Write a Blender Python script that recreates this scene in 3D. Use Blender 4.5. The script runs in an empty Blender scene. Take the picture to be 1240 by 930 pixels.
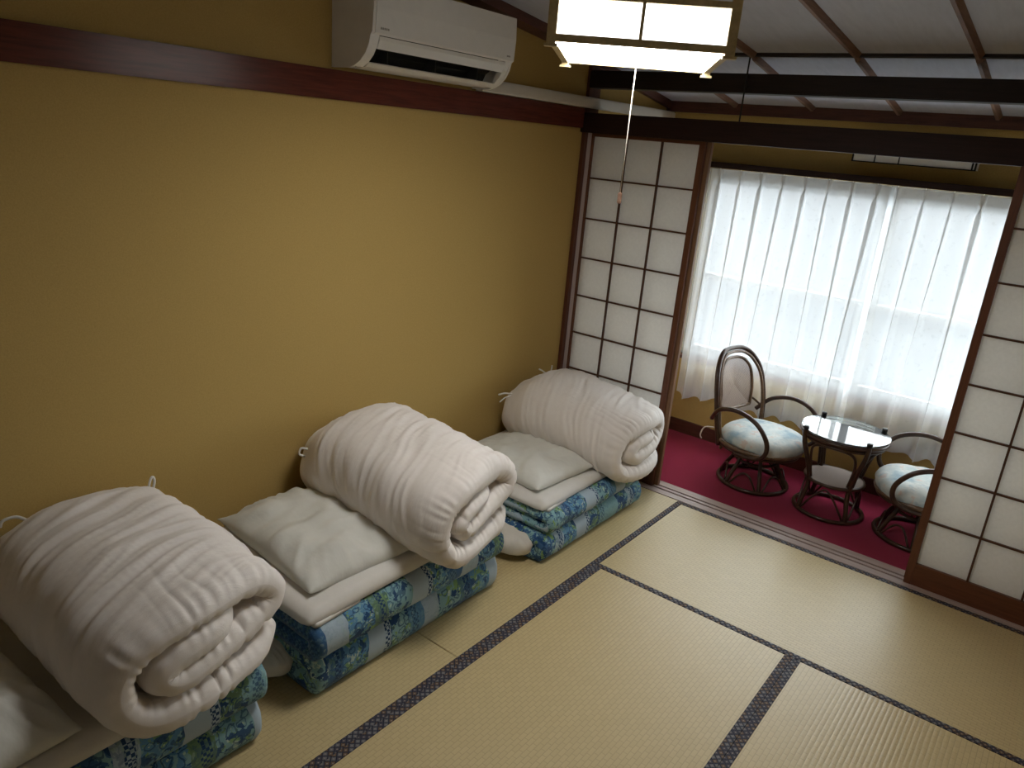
import bpy, bmesh, math, random
from mathutils import Vector, Matrix, noise
PI = math.pi
scene = bpy.context.scene
COL = scene.collection
random.seed(7)

# ------------------------------------------------------------------ camera
CAM = Vector((1.4147, -3.5513, 1.8128))
RX = Vector((0.78235657, 0.617278, 0.08298234))
UP = Vector((-0.25671072, 0.19819649, 0.94594807))
FW = Vector((-0.56746612, 0.76137115, -0.31352221))
cd = bpy.data.cameras.new('camera')
cd.sensor_fit = 'HORIZONTAL'; cd.sensor_width = 36.0
cd.lens = 903.2017 * 36.0 / 1240.0
cd.clip_start = 0.02
cam = bpy.data.objects.new('camera', cd); COL.objects.link(cam)
M = Matrix((RX, UP, -FW)).transposed().to_4x4(); M.translation = CAM
cam.matrix_world = M
scene.camera = cam

# ------------------------------------------------------------------ world, view
SKY_STRENGTH = 20.0
LAMP_BOTTOM = 24.5
LAMP_SIDE = 3.5
world = bpy.data.worlds.new('overcast_sky'); scene.world = world
world.use_nodes = True
bg = world.node_tree.nodes['Background']
bg.inputs[0].default_value = (0.92, 0.97, 1.0, 1); bg.inputs[1].default_value = SKY_STRENGTH
scene.view_settings.view_transform = 'Standard'
scene.view_settings.look = 'None'
scene.view_settings.gamma = 1.0
scene.view_settings.use_curve_mapping = False
scene.view_settings.exposure = 0.0
try:
    scene.cycles.use_denoising = True
    scene.cycles.max_bounces = 10
    scene.cycles.diffuse_bounces = 6
    scene.cycles.transparent_max_bounces = 16
    scene.cycles.sample_clamp_indirect = 6.0
except Exception:
    pass
# sampling portal in the window opening (guides sky light, emits nothing itself)
pl = bpy.data.lights.new('window_portal', 'AREA'); pl.shape = 'RECTANGLE'; pl.size = 2.1; pl.size_y = 1.25
try: pl.cycles.is_portal = True
except Exception: pass
po = bpy.data.objects.new('window_portal', pl); COL.objects.link(po)
po.location = (0.5, 1.14, 1.14); po.rotation_euler = (-PI/2, 0, 0)

# ------------------------------------------------------------------ materials
MATS = {}
class NT:
    def __init__(self, name):
        m = bpy.data.materials.new(name); m.use_nodes = True
        self.m = m; self.t = m.node_tree; self.n = self.t.nodes
        self.b = self.n['Principled BSDF']; self.out = self.n['Material Output']
    def add(self, ty, **kw):
        nd = self.n.new(ty)
        for k, v in kw.items(): setattr(nd, k, v)
        return nd
    def link(self, a, b): self.t.links.new(a, b)
    def coord(self, scale=(1, 1, 1), rot=(0, 0, 0), which='Object'):
        tc = self.add('ShaderNodeTexCoord'); mp = self.add('ShaderNodeMapping')
        mp.inputs['Scale'].default_value = scale; mp.inputs['Rotation'].default_value = rot
        self.link(tc.outputs[which], mp.inputs['Vector']); return mp.outputs[0]
    def noise(self, vec, scale, detail=4, rough=0.55):
        nd = self.add('ShaderNodeTexNoise'); nd.inputs['Scale'].default_value = scale
        nd.inputs['Detail'].default_value = detail; nd.inputs['Roughness'].default_value = rough
        self.link(vec, nd.inputs['Vector']); return nd.outputs['Fac']
    def ramp(self, fac, stops, interp='LINEAR'):
        r = self.add('ShaderNodeValToRGB'); r.color_ramp.interpolation = interp
        el = r.color_ramp.elements
        while len(el) > 1: el.remove(el[-1])
        el[0].position = stops[0][0]; el[0].color = (*stops[0][1], 1)
        for p, c in stops[1:]:
            e = el.new(p); e.color = (*c, 1)
        self.link(fac, r.inputs[0]); return r.outputs[0]
    def mixc(self, fac, a, b, mode='MIX'):
        mx = self.add('ShaderNodeMix', data_type='RGBA', blend_type=mode)
        for sock, v in ((mx.inputs[0], fac), (mx.inputs[6], a), (mx.inputs[7], b)):
            if hasattr(v, 'links'): self.link(v, sock)
            elif isinstance(v, (int, float)): sock.default_value = v
            else: sock.default_value = (*v, 1)
        return mx.outputs[2]
    def math(self, op, a, b=None, c=None):
        nd = self.add('ShaderNodeMath', operation=op)
        for i, v in enumerate((a, b, c)):
            if v is None: continue
            if hasattr(v, 'links'): self.link(v, nd.inputs[i])
            else: nd.inputs[i].default_value = v
        return nd.outputs[0]
    def bump(self, h, strength=0.3, dist=0.01):
        bp = self.add('ShaderNodeBump'); bp.inputs['Strength'].default_value = strength
        bp.inputs['Distance'].default_value = dist
        self.link(h, bp.inputs['Height']); self.link(bp.outputs[0], self.b.inputs['Normal'])
    def base(self, c):
        if hasattr(c, 'links'): self.link(c, self.b.inputs['Base Color'])
        else: self.b.inputs['Base Color'].default_value = (*c, 1)
    def set(self, rough=0.6, spec=0.5, metal=0.0, sheen=0.0, coat=0.0):
        self.b.inputs['Roughness'].default_value = rough
        self.b.inputs['Specular IOR Level'].default_value = spec
        self.b.inputs['Metallic'].default_value = metal
        self.b.inputs['Sheen Weight'].default_value = sheen
        self.b.inputs['Coat Weight'].default_value = coat
    def done(self, key): MATS[key] = self.m; return self.m

def plain(key, c, rough=0.6, spec=0.4, metal=0.0, var=0.08, vs=30, bump=0.0, sheen=0.0, coat=0.0):
    t = NT(key); v = t.coord()
    f = t.noise(v, vs)
    lo = tuple(x * (1 - var) for x in c); hi = tuple(min(1, x * (1 + var)) for x in c)
    t.base(t.ramp(f, [(0.3, lo), (0.7, hi)])); t.set(rough, spec, metal, sheen, coat)
    if bump: t.bump(f, bump, 0.003)
    return t.done(key)

def wood(key, c, rough=0.4, spec=0.5, scale=(1, 1, 1), contrast=0.35, coat=0.0):
    """grain runs along the axis with the small scale value"""
    t = NT(key); v = t.coord(scale)
    f = t.noise(v, 14, 6, 0.6); f2 = t.noise(v, 60, 3, 0.5)
    g = t.math('MULTIPLY_ADD', f2, 0.35, f)
    lo = tuple(x * (1 - contrast) for x in c); hi = tuple(min(1, x * (1 + contrast)) for x in c)
    t.base(t.ramp(g, [(0.45, lo), (0.85, hi)])); t.set(rough, spec, coat=coat)
    t.bump(f2, 0.08, 0.002)
    return t.done(key)

def mat_plaster():
    t = NT('ochre_plaster'); v = t.coord()
    f = t.noise(v, 220, 6, 0.65); g = t.noise(v, 2.2, 3)
    c = t.ramp(f, [(0.3, (0.405, 0.277, 0.093)), (0.7, (0.495, 0.345, 0.122))])
    c = t.mixc(t.math('MULTIPLY', g, 0.25), c, (0.46, 0.335, 0.13))
    t.base(c); t.set(0.9, 0.15); t.bump(f, 0.25, 0.002); return t.done('plaster')
mat_plaster()
plain('bounce_white', (0.74, 0.71, 0.65), 0.9, 0.1, var=0.03)  # off-white for unseen walls, chosen to bounce fill light onto the near bedding
wood('nageshi', (0.105, 0.026, 0.016), 0.27, 0.28, (6, 0.35, 6), 0.30)
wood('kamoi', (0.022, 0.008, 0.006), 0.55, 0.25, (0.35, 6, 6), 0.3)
wood('post', (0.10, 0.034, 0.018), 0.38, 0.5, (6, 6, 0.35), 0.3)
wood('shoji_v', (0.115, 0.038, 0.016), 0.42, 0.45, (6, 6, 0.35), 0.25)
wood('shoji_h', (0.115, 0.038, 0.016), 0.42, 0.45, (0.35, 6, 6), 0.25)
wood('muntin', (0.070, 0.026, 0.013), 0.5, 0.4, (3, 3, 3), 0.25)
wood('companion', (0.22, 0.12, 0.065), 0.45, 0.4, (6, 6, 0.35), 0.25)
wood('jamb', (0.48, 0.40, 0.38), 0.5, 0.4, (6, 6, 0.35), 0.12)
wood('threshold', (0.40, 0.31, 0.28), 0.38, 0.5, (0.3, 8, 8), 0.18)
plain('groove', (0.03, 0.018, 0.014), 0.6)
wood('slat', (0.20, 0.115, 0.085), 0.5, 0.4, (6, 0.35, 6), 0.3)
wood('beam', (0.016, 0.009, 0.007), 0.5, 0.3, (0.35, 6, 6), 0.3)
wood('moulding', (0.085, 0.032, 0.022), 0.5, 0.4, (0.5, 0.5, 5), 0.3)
wood('base_board', (0.085, 0.030, 0.018), 0.42, 0.4, (0.35, 6, 6), 0.3)
wood('floor_board', (0.20, 0.11, 0.06), 0.4, 0.5, (0.35, 5, 5), 0.25)
t = NT('ceiling_board'); v = t.coord((5, 0.5, 5)); f = t.noise(v, 9, 6, 0.6)
t.base(t.ramp(f, [(0.3, (0.46, 0.48, 0.57)), (0.7, (0.53, 0.55, 0.645))])); t.set(0.55, 0.4); t.done('ceiling_board')
plain('paper', (0.80, 0.79, 0.75), 0.9, 0.1, var=0.04, vs=60)
t = NT('shoji_paper'); t.n.remove(t.b)
v = t.coord(); f = t.noise(v, 70, 5)
col = t.ramp(f, [(0.3, (0.85, 0.845, 0.82)), (0.7, (0.90, 0.895, 0.87))])
d = t.add('ShaderNodeBsdfDiffuse'); tr = t.add('ShaderNodeBsdfTranslucent'); mx = t.add('ShaderNodeMixShader')
t.link(col, d.inputs[0]); t.link(col, tr.inputs[0]); mx.inputs[0].default_value = 0.38
t.link(d.outputs[0], mx.inputs[1]); t.link(tr.outputs[0], mx.inputs[2]); t.link(mx.outputs[0], t.out.inputs[0]); t.done('shoji_paper')
# carpet
t = NT('crimson_carpet'); v = t.coord(); f = t.noise(v, 320, 5, 0.7); g = t.noise(v, 5, 3)
c = t.ramp(f, [(0.3, (0.20, 0.007, 0.030)), (0.7, (0.31, 0.015, 0.058))])
t.base(t.mixc(t.math('MULTIPLY', g, 0.3), c, (0.24, 0.010, 0.042))); t.set(0.95, 0.1, sheen=0.12); t.bump(f, 0.5, 0.004); t.done('carpet')
# tatami, grain along local x
t = NT('tatami_weave'); v = t.coord()
br = t.add('ShaderNodeTexBrick'); br.offset = 0.5
br.inputs['Scale'].default_value = 1.0; br.inputs['Brick Width'].default_value = 0.034; br.inputs['Row Height'].default_value = 0.0165
br.inputs['Mortar Size'].default_value = 0.0017; br.inputs['Mortar Smooth'].default_value = 0.7; br.inputs['Bias'].default_value = 0.0
br.inputs['Color1'].default_value = (0.56, 0.45, 0.235, 1); br.inputs['Color2'].default_value = (0.51, 0.405, 0.21, 1); br.inputs['Mortar'].default_value = (0.345, 0.265, 0.14, 1)
t.link(v, br.inputs['Vector'])
v2 = t.coord((0.6, 24, 1)); f = t.noise(v2, 5, 5); v3 = t.coord(); g = t.noise(v3, 2.3, 4)
c = t.mixc(t.math('MULTIPLY', f, 0.5), br.outputs['Color'], (0.52, 0.41, 0.205))
c = t.mixc(t.math('MULTIPLY', g, 0.45), c, (0.55, 0.42, 0.21))
t.base(c); t.set(0.42, 0.8)
sx = t.add('ShaderNodeSeparateXYZ'); t.link(v3, sx.inputs[0])
ridge = t.math('ABSOLUTE', t.math('SINE', t.math('MULTIPLY', sx.outputs[1], PI / 0.0165)))
t.bump(ridge, 0.22, 0.0025); t.done('tatami')
# tatami edge cloth
t = NT('tatami_border'); v = t.coord()
vo = t.add('ShaderNodeTexVoronoi'); vo.distance = 'CHEBYCHEV'; vo.inputs['Scale'].default_value = 60; vo.inputs['Randomness'].default_value = 0.06
t.link(t.coord(rot=(0, 0, PI / 4)), vo.inputs['Vector'])
blob = t.math('LESS_THAN', vo.outputs['Distance'], 0.37); core = t.math('LESS_THAN', vo.outputs['Distance'], 0.13)
sc_ = t.add('ShaderNodeSeparateColor'); t.link(vo.outputs['Color'], sc_.inputs[0])
bc = t.ramp(sc_.outputs[0], [(0, (0.13, 0.08, 0.045)), (0.40, (0.13, 0.13, 0.14)), (0.72, (0.06, 0.055, 0.07))], 'CONSTANT')
wv = t.add('ShaderNodeTexWave'); wv.inputs['Scale'].default_value = 60; v4 = t.coord(rot=(0, 0, 0.8)); t.link(v4, wv.inputs['Vector'])
ground = t.mixc(t.math('GREATER_THAN', wv.outputs['Fac'], 0.7), (0.010, 0.011, 0.026), (0.04, 0.04, 0.06))
c = t.mixc(blob, ground, bc); c = t.mixc(core, c, (0.26, 0.22, 0.19))
t.base(c); t.set(0.7, 0.3); t.done('border')

def cloth(key, c1, c2, fold=0.25, vs=9, stretch=(1, 1, 1), hs=16):
    t = NT(key); v = t.coord(); f = t.noise(v, vs, 5, 0.6); w = t.noise(v, 900, 2)
    c = t.ramp(f, [(0.35, c1), (0.7, c2)]); t.base(c); t.set(0.85, 0.2, sheen=0.15)
    v5 = t.coord(stretch, (0, 0, 0.25) if stretch[0] > 2 else (0, 0, 0)); h = t.noise(v5, hs, 4, 0.5)
    t.bump(t.math('MULTIPLY_ADD', w, 0.05, h), fold, 0.012); return t.done(key)
cloth('comforter', (0.745, 0.70, 0.665), (0.785, 0.74, 0.705), 0.42, 9, (5.5, 0.8, 0.8), 7)
cloth('pad', (0.70, 0.68, 0.645), (0.74, 0.72, 0.68), 0.12)
cloth('pillowcase', (0.66, 0.665, 0.62), (0.73, 0.735, 0.69), 0.45, 6, (1, 1.6, 1), 11)
cloth('sheet', (0.62, 0.59, 0.53), (0.70, 0.66, 0.60), 0.25)

def printed(key, axis, off, pal):
    """mattress ticking: bands across the bed, leaf and lattice motifs"""
    t = NT(key); v = t.coord()
    sp = t.add('ShaderNodeSeparateXYZ'); t.link(v, sp.inputs[0])
    n1 = t.noise(v, 5, 3)
    band = t.math('FRACT', t.math('ADD', t.math('MULTIPLY_ADD', sp.outputs[axis], 1.55, off), t.math('MULTIPLY', n1, 0.10)))
    basec = t.ramp(band, pal, 'CONSTANT')
    mask = t.ramp(band, [(p, (m, m, m)) for p, m in ((0, .1), (.14, 1), (.30, .35), (.40, .9), (.58, .0), (.74, 1), (.88, .3))], 'CONSTANT')
    # leaf and medallion motifs, wobbled so they do not repeat
    wob = t.add('ShaderNodeTexNoise'); wob.inputs['Scale'].default_value = 18; wob.inputs['Detail'].default_value = 3; t.link(v, wob.inputs['Vector'])
    va = t.add('ShaderNodeVectorMath', operation='SCALE'); va.inputs['Scale'].default_value = 0.055; t.link(wob.outputs['Color'], va.inputs[0])
    vb = t.add('ShaderNodeVectorMath', operation='ADD'); t.link(v, vb.inputs[0]); t.link(va.outputs[0], vb.inputs[1])
    vo = t.add('ShaderNodeTexVoronoi'); vo.inputs['Scale'].default_value = 31; vo.inputs['Randomness'].default_value = 0.9
    t.link(vb.outputs[0], vo.inputs['Vector'])
    ring = t.math('MULTIPLY', t.math('GREATER_THAN', vo.outputs['Distance'], 0.36), t.math('LESS_THAN', vo.outputs['Distance'], 0.50))
    eye = t.math('LESS_THAN', vo.outputs['Distance'], 0.15)
    n2 = t.noise(vb.outputs[0], 30, 4, 0.7)
    splash = t.math('GREATER_THAN', n2, 0.52)
    green = t.ramp(t.noise(v, 11, 2), [(0.38, (0.22, 0.38, 0.40)), (0.50, (0.20, 0.34, 0.13)), (0.60, (0.46, 0.58, 0.50))], 'CONSTANT')
    c = t.mixc(t.math('MULTIPLY', splash, mask), basec, green)
    deep = t.math('GREATER_THAN', t.noise(vb.outputs[0], 21, 3, 0.6), 0.57)
    c = t.mixc(t.math('MULTIPLY', deep, mask), c, (0.018, 0.065, 0.17))
    c = t.mixc(t.math('MULTIPLY', ring, t.math('MULTIPLY', mask, 0.7)), c, (0.015, 0.05, 0.13))
    c = t.mixc(t.math('MULTIPLY', eye, mask), c, (0.42, 0.55, 0.42))
    # fine lattice rows
    ck = t.add('ShaderNodeTexChecker'); ck.inputs['Scale'].default_value = 95; t.link(v, ck.inputs['Vector'])
    m2 = t.ramp(band, [(p, (m, m, m)) for p, m in ((0, 0), (.34, 1), (.385, 0), (.70, 1), (.735, 0), (.9, .7), (.95, 0))], 'CONSTANT')
    c = t.mixc(t.math('MULTIPLY', ck.outputs['Fac'], m2), c, (0.015, 0.05, 0.13))
    t.base(c); t.set(0.85, 0.2, sheen=0.1)
    t.bump(t.noise(v, 14, 3), 0.15, 0.008); return t.done(key)
G = (0.37, 0.46, 0.53); B = (0.045, 0.12, 0.25); B2 = (0.10, 0.24, 0.40); GR = (0.13, 0.22, 0.13); TQ = (0.20, 0.36, 0.40)
printed('print_a', 1, 0.73, [(0, G), (.14, TQ), (.30, B), (.40, B2), (.58, G), (.74, TQ), (.88, B2)])
printed('print_b', 1, 0.47, [(0, G), (.14, B2), (.30, GR), (.40, TQ), (.58, G), (.74, B2), (.88, B)])
printed('print_c', 1, 0.80, [(0, TQ), (.14, B), (.30, G), (.40, B2), (.58, G), (.74, GR), (.88, TQ)])

plain('ac_plastic', (0.80, 0.785, 0.75), 0.38, 0.5, var=0.02)
plain('ac_side', (0.42, 0.35, 0.27), 0.45, 0.4, var=0.02)
plain('ac_dark', (0.02, 0.02, 0.017), 0.5, var=0.1)
plain('ac_fin', (0.05, 0.05, 0.045), 0.4)
plain('ac_mark', (0.30, 0.28, 0.25), 0.5)
plain('duct', (0.66, 0.62, 0.55), 0.45, var=0.02)
wood('rattan', (0.045, 0.021, 0.012), 0.28, 0.38, (2, 2, 2), 0.4)
wood('rattan_light', (0.13, 0.075, 0.04), 0.32, 0.5, (2, 2, 2), 0.35)
plain('black_cap', (0.008, 0.008, 0.008), 0.4)
plain('iron', (0.01, 0.009, 0.008), 0.45)
t = NT('woven_shelf'); v = t.coord()
ck = t.add('ShaderNodeTexChecker'); ck.inputs['Scale'].default_value = 130
ck.inputs['Color1'].default_value = (0.30, 0.235, 0.20, 1); ck.inputs['Color2'].default_value = (0.22, 0.17, 0.145, 1); t.link(v, ck.inputs['Vector'])
t.base(ck.outputs['Color']); t.set(0.5, 0.4); t.bump(ck.outputs['Fac'], 0.3, 0.002); t.done('woven')
plain('table_board', (0.55, 0.60, 0.63), 0.35, 0.5, var=0.03)
t = NT('table_glass'); t.n.remove(t.b)
gl = t.add('ShaderNodeBsdfGlossy'); gl.inputs['Roughness'].default_value = 0.03; gl.inputs[0].default_value = (1, 1, 1, 1)
tp = t.add('ShaderNodeBsdfTransparent'); tp.inputs[0].default_value = (0.9, 0.96, 0.95, 1)
lw = t.add('ShaderNodeFresnel'); lw.inputs['IOR'].default_value = 1.7
mx = t.add('ShaderNodeMixShader'); t.link(lw.outputs[0], mx.inputs[0]); t.link(tp.outputs[0], mx.inputs[1]); t.link(gl.outputs[0], mx.inputs[2]); t.link(mx.outputs[0], t.out.inputs[0]); t.done('table_glass')
# chair cushion
t = NT('cushion_fabric'); v = t.coord(); f = t.noise(v, 9, 4, 0.6); g = t.noise(v, 17, 3)
c = t.ramp(f, [(0.36, (0.30, 0.40, 0.46)), (0.47, (0.50, 0.56, 0.56)), (0.60, (0.62, 0.63, 0.60)), (0.68, (0.40, 0.49, 0.53))])
c = t.mixc(t.math('MULTIPLY', t.math('GREATER_THAN', g, 0.62), 0.7), c, (0.60, 0.48, 0.42))
t.base(c); t.set(0.75, 0.3); t.bump(t.noise(v, 26, 3), 0.35, 0.01); t.done('cushion')
# cane webbing: fine open weave
t = NT('cane_webbing'); v = t.coord((1, 1, 1))
b1 = t.add('ShaderNodeTexChecker'); b1.inputs['Scale'].default_value = 170; t.link(v, b1.inputs['Vector'])
t.base((0.30, 0.22, 0.18)); t.set(0.5, 0.3)
tp = t.add('ShaderNodeBsdfTransparent'); mx = t.add('ShaderNodeMixShader')
t.link(t.math('MULTIPLY_ADD', b1.outputs['Fac'], 0.35, 0.58), mx.inputs[0]); t.link(tp.outputs[0], mx.inputs[1]); t.link(t.b.outputs[0], mx.inputs[2]); t.link(mx.outputs[0], t.out.inputs[0]); t.done('cane')
# curtain
def mat_curtain(key, transp, transl, col):
    t = NT(key); t.n.remove(t.b)
    v = t.coord(); f = t.noise(v, 36, 3, 0.6)
    c = t.ramp(f, [(0.33, tuple(x * 0.93 for x in col)), (0.42, col)])
    d = t.add('ShaderNodeBsdfDiffuse'); tl = t.add('ShaderNodeBsdfTranslucent'); tp = t.add('ShaderNodeBsdfTransparent')
    t.link(c, d.inputs[0]); t.link(c, tl.inputs[0])
    m1 = t.add('ShaderNodeMixShader'); m1.inputs[0].default_value = transl
    t.link(d.outputs[0], m1.inputs[1]); t.link(tl.outputs[0], m1.inputs[2])
    m2 = t.add('ShaderNodeMixShader'); m2.inputs[0].default_value = transp
    t.link(m1.outputs[0], m2.inputs[1]); t.link(tp.outputs[0], m2.inputs[2]); t.link(m2.outputs[0], t.out.inputs[0]); t.done(key)
mat_curtain('curtain', 0.30, 0.069, (0.86, 0.88, 0.89))
mat_curtain('curtain_tape', 0.30, 0.085, (0.80, 0.83, 0.84))
plain('aluminium', (0.24, 0.24, 0.24), 0.45, 0.4, 0.1)
plain('dark_ground', (0.036, 0.039, 0.043), 0.9, 0.1, var=0.25, vs=0.6)  # kept very dark so the backdrop behind the curtains stays dim
t = NT('window_glass'); t.n.remove(t.b)
gl = t.add('ShaderNodeBsdfGlossy'); gl.inputs['Roughness'].default_value = 0.02
tp = t.add('ShaderNodeBsdfTransparent'); tp.inputs[0].default_value = (0.95, 0.98, 0.98, 1)
mx = t.add('ShaderNodeMixShader'); mx.inputs[0].default_value = 0.06; t.link(tp.outputs[0], mx.inputs[1]); t.link(gl.outputs[0], mx.inputs[2]); t.link(mx.outputs[0], t.out.inputs[0]); t.done('window_glass')
# lamp
wood('lamp_wood', (0.62, 0.51, 0.28), 0.5, 0.3, (2, 2, 2), 0.2)
def emit(key, col, s):
    t = NT(key); t.n.remove(t.b); e = t.add('ShaderNodeEmission'); e.inputs[0].default_value = (*col, 1); e.inputs[1].default_value = s
    t.link(e.outputs[0], t.out.inputs[0]); t.done(key)
emit('lamp_paper', (1.0, 0.97, 0.925), LAMP_SIDE)
emit('lamp_diffuser', (1.0, 0.97, 0.925), LAMP_BOTTOM)
plain('cord_white', (0.7, 0.64, 0.55), 0.6)
plain('cord_brown', (0.16, 0.09, 0.06), 0.5)
plain('fixture_white', (0.74, 0.74, 0.71), 0.5, var=0.02)

# ------------------------------------------------------------------ geometry helpers
def link(name, me, mat, parent=None, smooth=False):
    o = bpy.data.objects.new(name, me); COL.objects.link(o)
    if mat: me.materials.append(MATS[mat])
    if smooth:
        for p in me.polygons: p.use_smooth = True
    if parent: o.parent = parent
    return o
def mesh(name, verts, faces):
    me = bpy.data.meshes.new(name); me.from_pydata([tuple(v) for v in verts], [], faces); me.update(); return me
def box_mesh(name, a, b, bev=0.0):
    bm = bmesh.new(); bmesh.ops.create_cube(bm, size=1.0)
    s = [b[i] - a[i] for i in range(3)]; c = [(b[i] + a[i]) / 2 for i in range(3)]
    for v in bm.verts: v.co = Vector((v.co.x * s[0] + c[0], v.co.y * s[1] + c[1], v.co.z * s[2] + c[2]))
    if bev: bmesh.ops.bevel(bm, geom=list(bm.edges), offset=bev, segments=2, affect='EDGES', clamp_overlap=True)
    me = bpy.data.meshes.new(name); bm.to_mesh(me); bm.free(); return me
def box(name, a, b, mat, parent=None, bev=0.0): return link(name, box_mesh(name, a, b, bev), mat, parent)
def tag(o, label, cat=None, group=None, kind=None):
    o['label'] = label
    if cat: o['category'] = cat
    if group: o['group'] = group
    if kind: o['kind'] = kind
    return o
def empty(name, loc=(0, 0, 0), rz=0.0):
    o = bpy.data.objects.new(name, None); COL.objects.link(o); o.location = loc; o.rotation_euler = (0, 0, rz); o.empty_display_size = 0.1; return o
def struct(o, label, cat='structure'):
    o['kind'] = 'structure'; o['label'] = label; o['category'] = cat; return o
def extrude_profile(name, pts, axis, lo, hi):
    """closed polygon pts in the two other axes, extruded along axis (0 x, 1 y, 2 z)"""
    n = len(pts); vs = []
    for e in (lo, hi):
        for (a, b) in pts:
            vs.append((e, a, b) if axis == 0 else ((a, e, b) if axis == 1 else (a, b, e)))
    f = [list(range(n))[::-1], list(range(n, 2 * n))]
    for i in range(n): f.append([i, (i + 1) % n, n + (i + 1) % n, n + i])
    me = mesh(name, vs, f)
    bm = bmesh.new(); bm.from_mesh(me); bmesh.ops.recalc_face_normals(bm, faces=bm.faces); bm.to_mesh(me); bm.free(); return me
def catmull(pts, sub, closed=False):
    P = [Vector(p) for p in pts]; n = len(P); out = []
    rng = range(n) if closed else range(n - 1)
    for i in rng:
        if closed: a, b, c, d = P[(i - 1) % n], P[i], P[(i + 1) % n], P[(i + 2) % n]
        else: a, b, c, d = P[max(i - 1, 0)], P[i], P[i + 1], P[min(i + 2, n - 1)]
        for k in range(sub):
            t = k / sub
            out.append(0.5 * ((2 * b) + (c - a) * t + (2 * a - 5 * b + 4 * c - d) * t * t + (3 * b - a - 3 * c + d) * t ** 3))
    if not closed: out.append(P[-1].copy())
    return out
def tube_mesh(name, pts, r, sub=6, seg=8, closed=False):
    C = catmull(pts, sub, closed) if sub > 1 else [Vector(p) for p in pts]
    n = len(C); vs = []; fs = []; prev = None
    for i in range(n):
        if closed: T = (C[(i + 1) % n] - C[i - 1])
        else: T = (C[min(i + 1, n - 1)] - C[max(i - 1, 0)])
        T.normalize()
        if prev is None:
            ref = Vector((0, 0, 1)) if abs(T.z) < 0.9 else Vector((1, 0, 0)); N = T.cross(ref).normalized()
        else: N = (prev - T * prev.dot(T)).normalized()
        prev = N; Bn = T.cross(N)
        for k in range(seg):
            a = 2 * PI * k / seg; vs.append(C[i] + (N * math.cos(a) + Bn * math.sin(a)) * r)
    for i in range(n if closed else n - 1):
        j = (i + 1) % n
        for k in range(seg): fs.append([i * seg + k, i * seg + (k + 1) % seg, j * seg + (k + 1) % seg, j * seg + k])
    if not closed: fs.append(list(range(seg))[::-1]); fs.append([(n - 1) * seg + k for k in range(seg)])
    me = mesh(name, vs, fs)
    bm = bmesh.new(); bm.from_mesh(me); bmesh.ops.recalc_face_normals(bm, faces=bm.faces); bm.to_mesh(me); bm.free(); return me
def tube(name, pts, r, mat, parent=None, sub=6, seg=8, closed=False): return link(name, tube_mesh(name, pts, r, sub, seg, closed), mat, parent, True)
def lathe(name, prof, mat, parent=None, seg=40, smooth=True):
    vs = []; fs = []; n = len(prof)
    for k in range(seg):
        a = 2 * PI * k / seg
        for (r, z) in prof: vs.append((r * math.cos(a), r * math.sin(a), z))
    for k in range(seg):
        j = (k + 1) % seg
        for i in range(n - 1): fs.append([k * n + i, j * n + i, j * n + i + 1, k * n + i + 1])
    me = mesh(name, vs, fs); bm = bmesh.new(); bm.from_mesh(me); bmesh.ops.remove_doubles(bm, verts=bm.verts, dist=1e-5)
    bmesh.ops.recalc_face_normals(bm, faces=bm.faces); bm.to_mesh(me); bm.free()
    o = link(name, me, mat, parent, smooth); return o
def circle(r, z, n=12, ry=None, c=(0, 0)): return [(c[0] + r * math.cos(2 * PI * k / n), c[1] + (ry or r) * math.sin(2 * PI * k / n), z) for k in range(n)]
def sstep(a, b, x):
    t = min(1, max(0, (x - a) / (b - a))); return t * t * (3 - 2 * t)
def resample(pts, n):
    L = [0]
    for i in range(1, len(pts)): L.append(L[-1] + (pts[i] - pts[i - 1]).length)
    out = []; j = 0
    for k in range(n):
        s = L[-1] * k / (n - 1)
        while j < len(L) - 2 and L[j + 1] < s: j += 1
        t = (s - L[j]) / max(1e-9, L[j + 1] - L[j]); out.append(pts[j].lerp(pts[j + 1], t))
    return out, L[-1]

# ------------------------------------------------------------------ room shell
XW = -0.9265; XR = 1.805; YB = -4.9; YWIN = 0.985; XALC = 2.75
def zc(y): return 2.262 - 0.11 * y if y < 0.011 else 2.262 - 0.155 * y        # underside of ceiling boards
o = box('wall_left', (XW - 0.1, YB, -0.06), (XW, YWIN + 0.1, 2.95), 'plaster'); struct(o, 'long ochre plaster wall behind the bedding', 'wall')
o = box('wall_right', (XR, -1.75, -0.06), (XR + 0.1, YWIN + 0.1, 2.95), 'plaster'); struct(o, 'ochre plaster wall at the end of the sliding screens', 'wall')
o = box('wall_alcove', (XALC, YB, -0.06), (XALC + 0.1, -1.65, 2.95), 'bounce_white'); struct(o, 'unseen wall of the side alcove, whitened to bounce light', 'wall')
o = box('wall_alcove_end', (XR + 0.1, -1.75, -0.06), (XALC, -1.65, 2.95), 'plaster'); struct(o, 'short ochre plaster return wall of the side alcove', 'wall')
o = box('wall_back', (XW - 0.1, YB - 0.1, -0.06), (XALC + 0.1, YB, 2.95), 'bounce_white'); struct(o, 'unseen wall at the entrance end, whitened to bounce light', 'wall')
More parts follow.
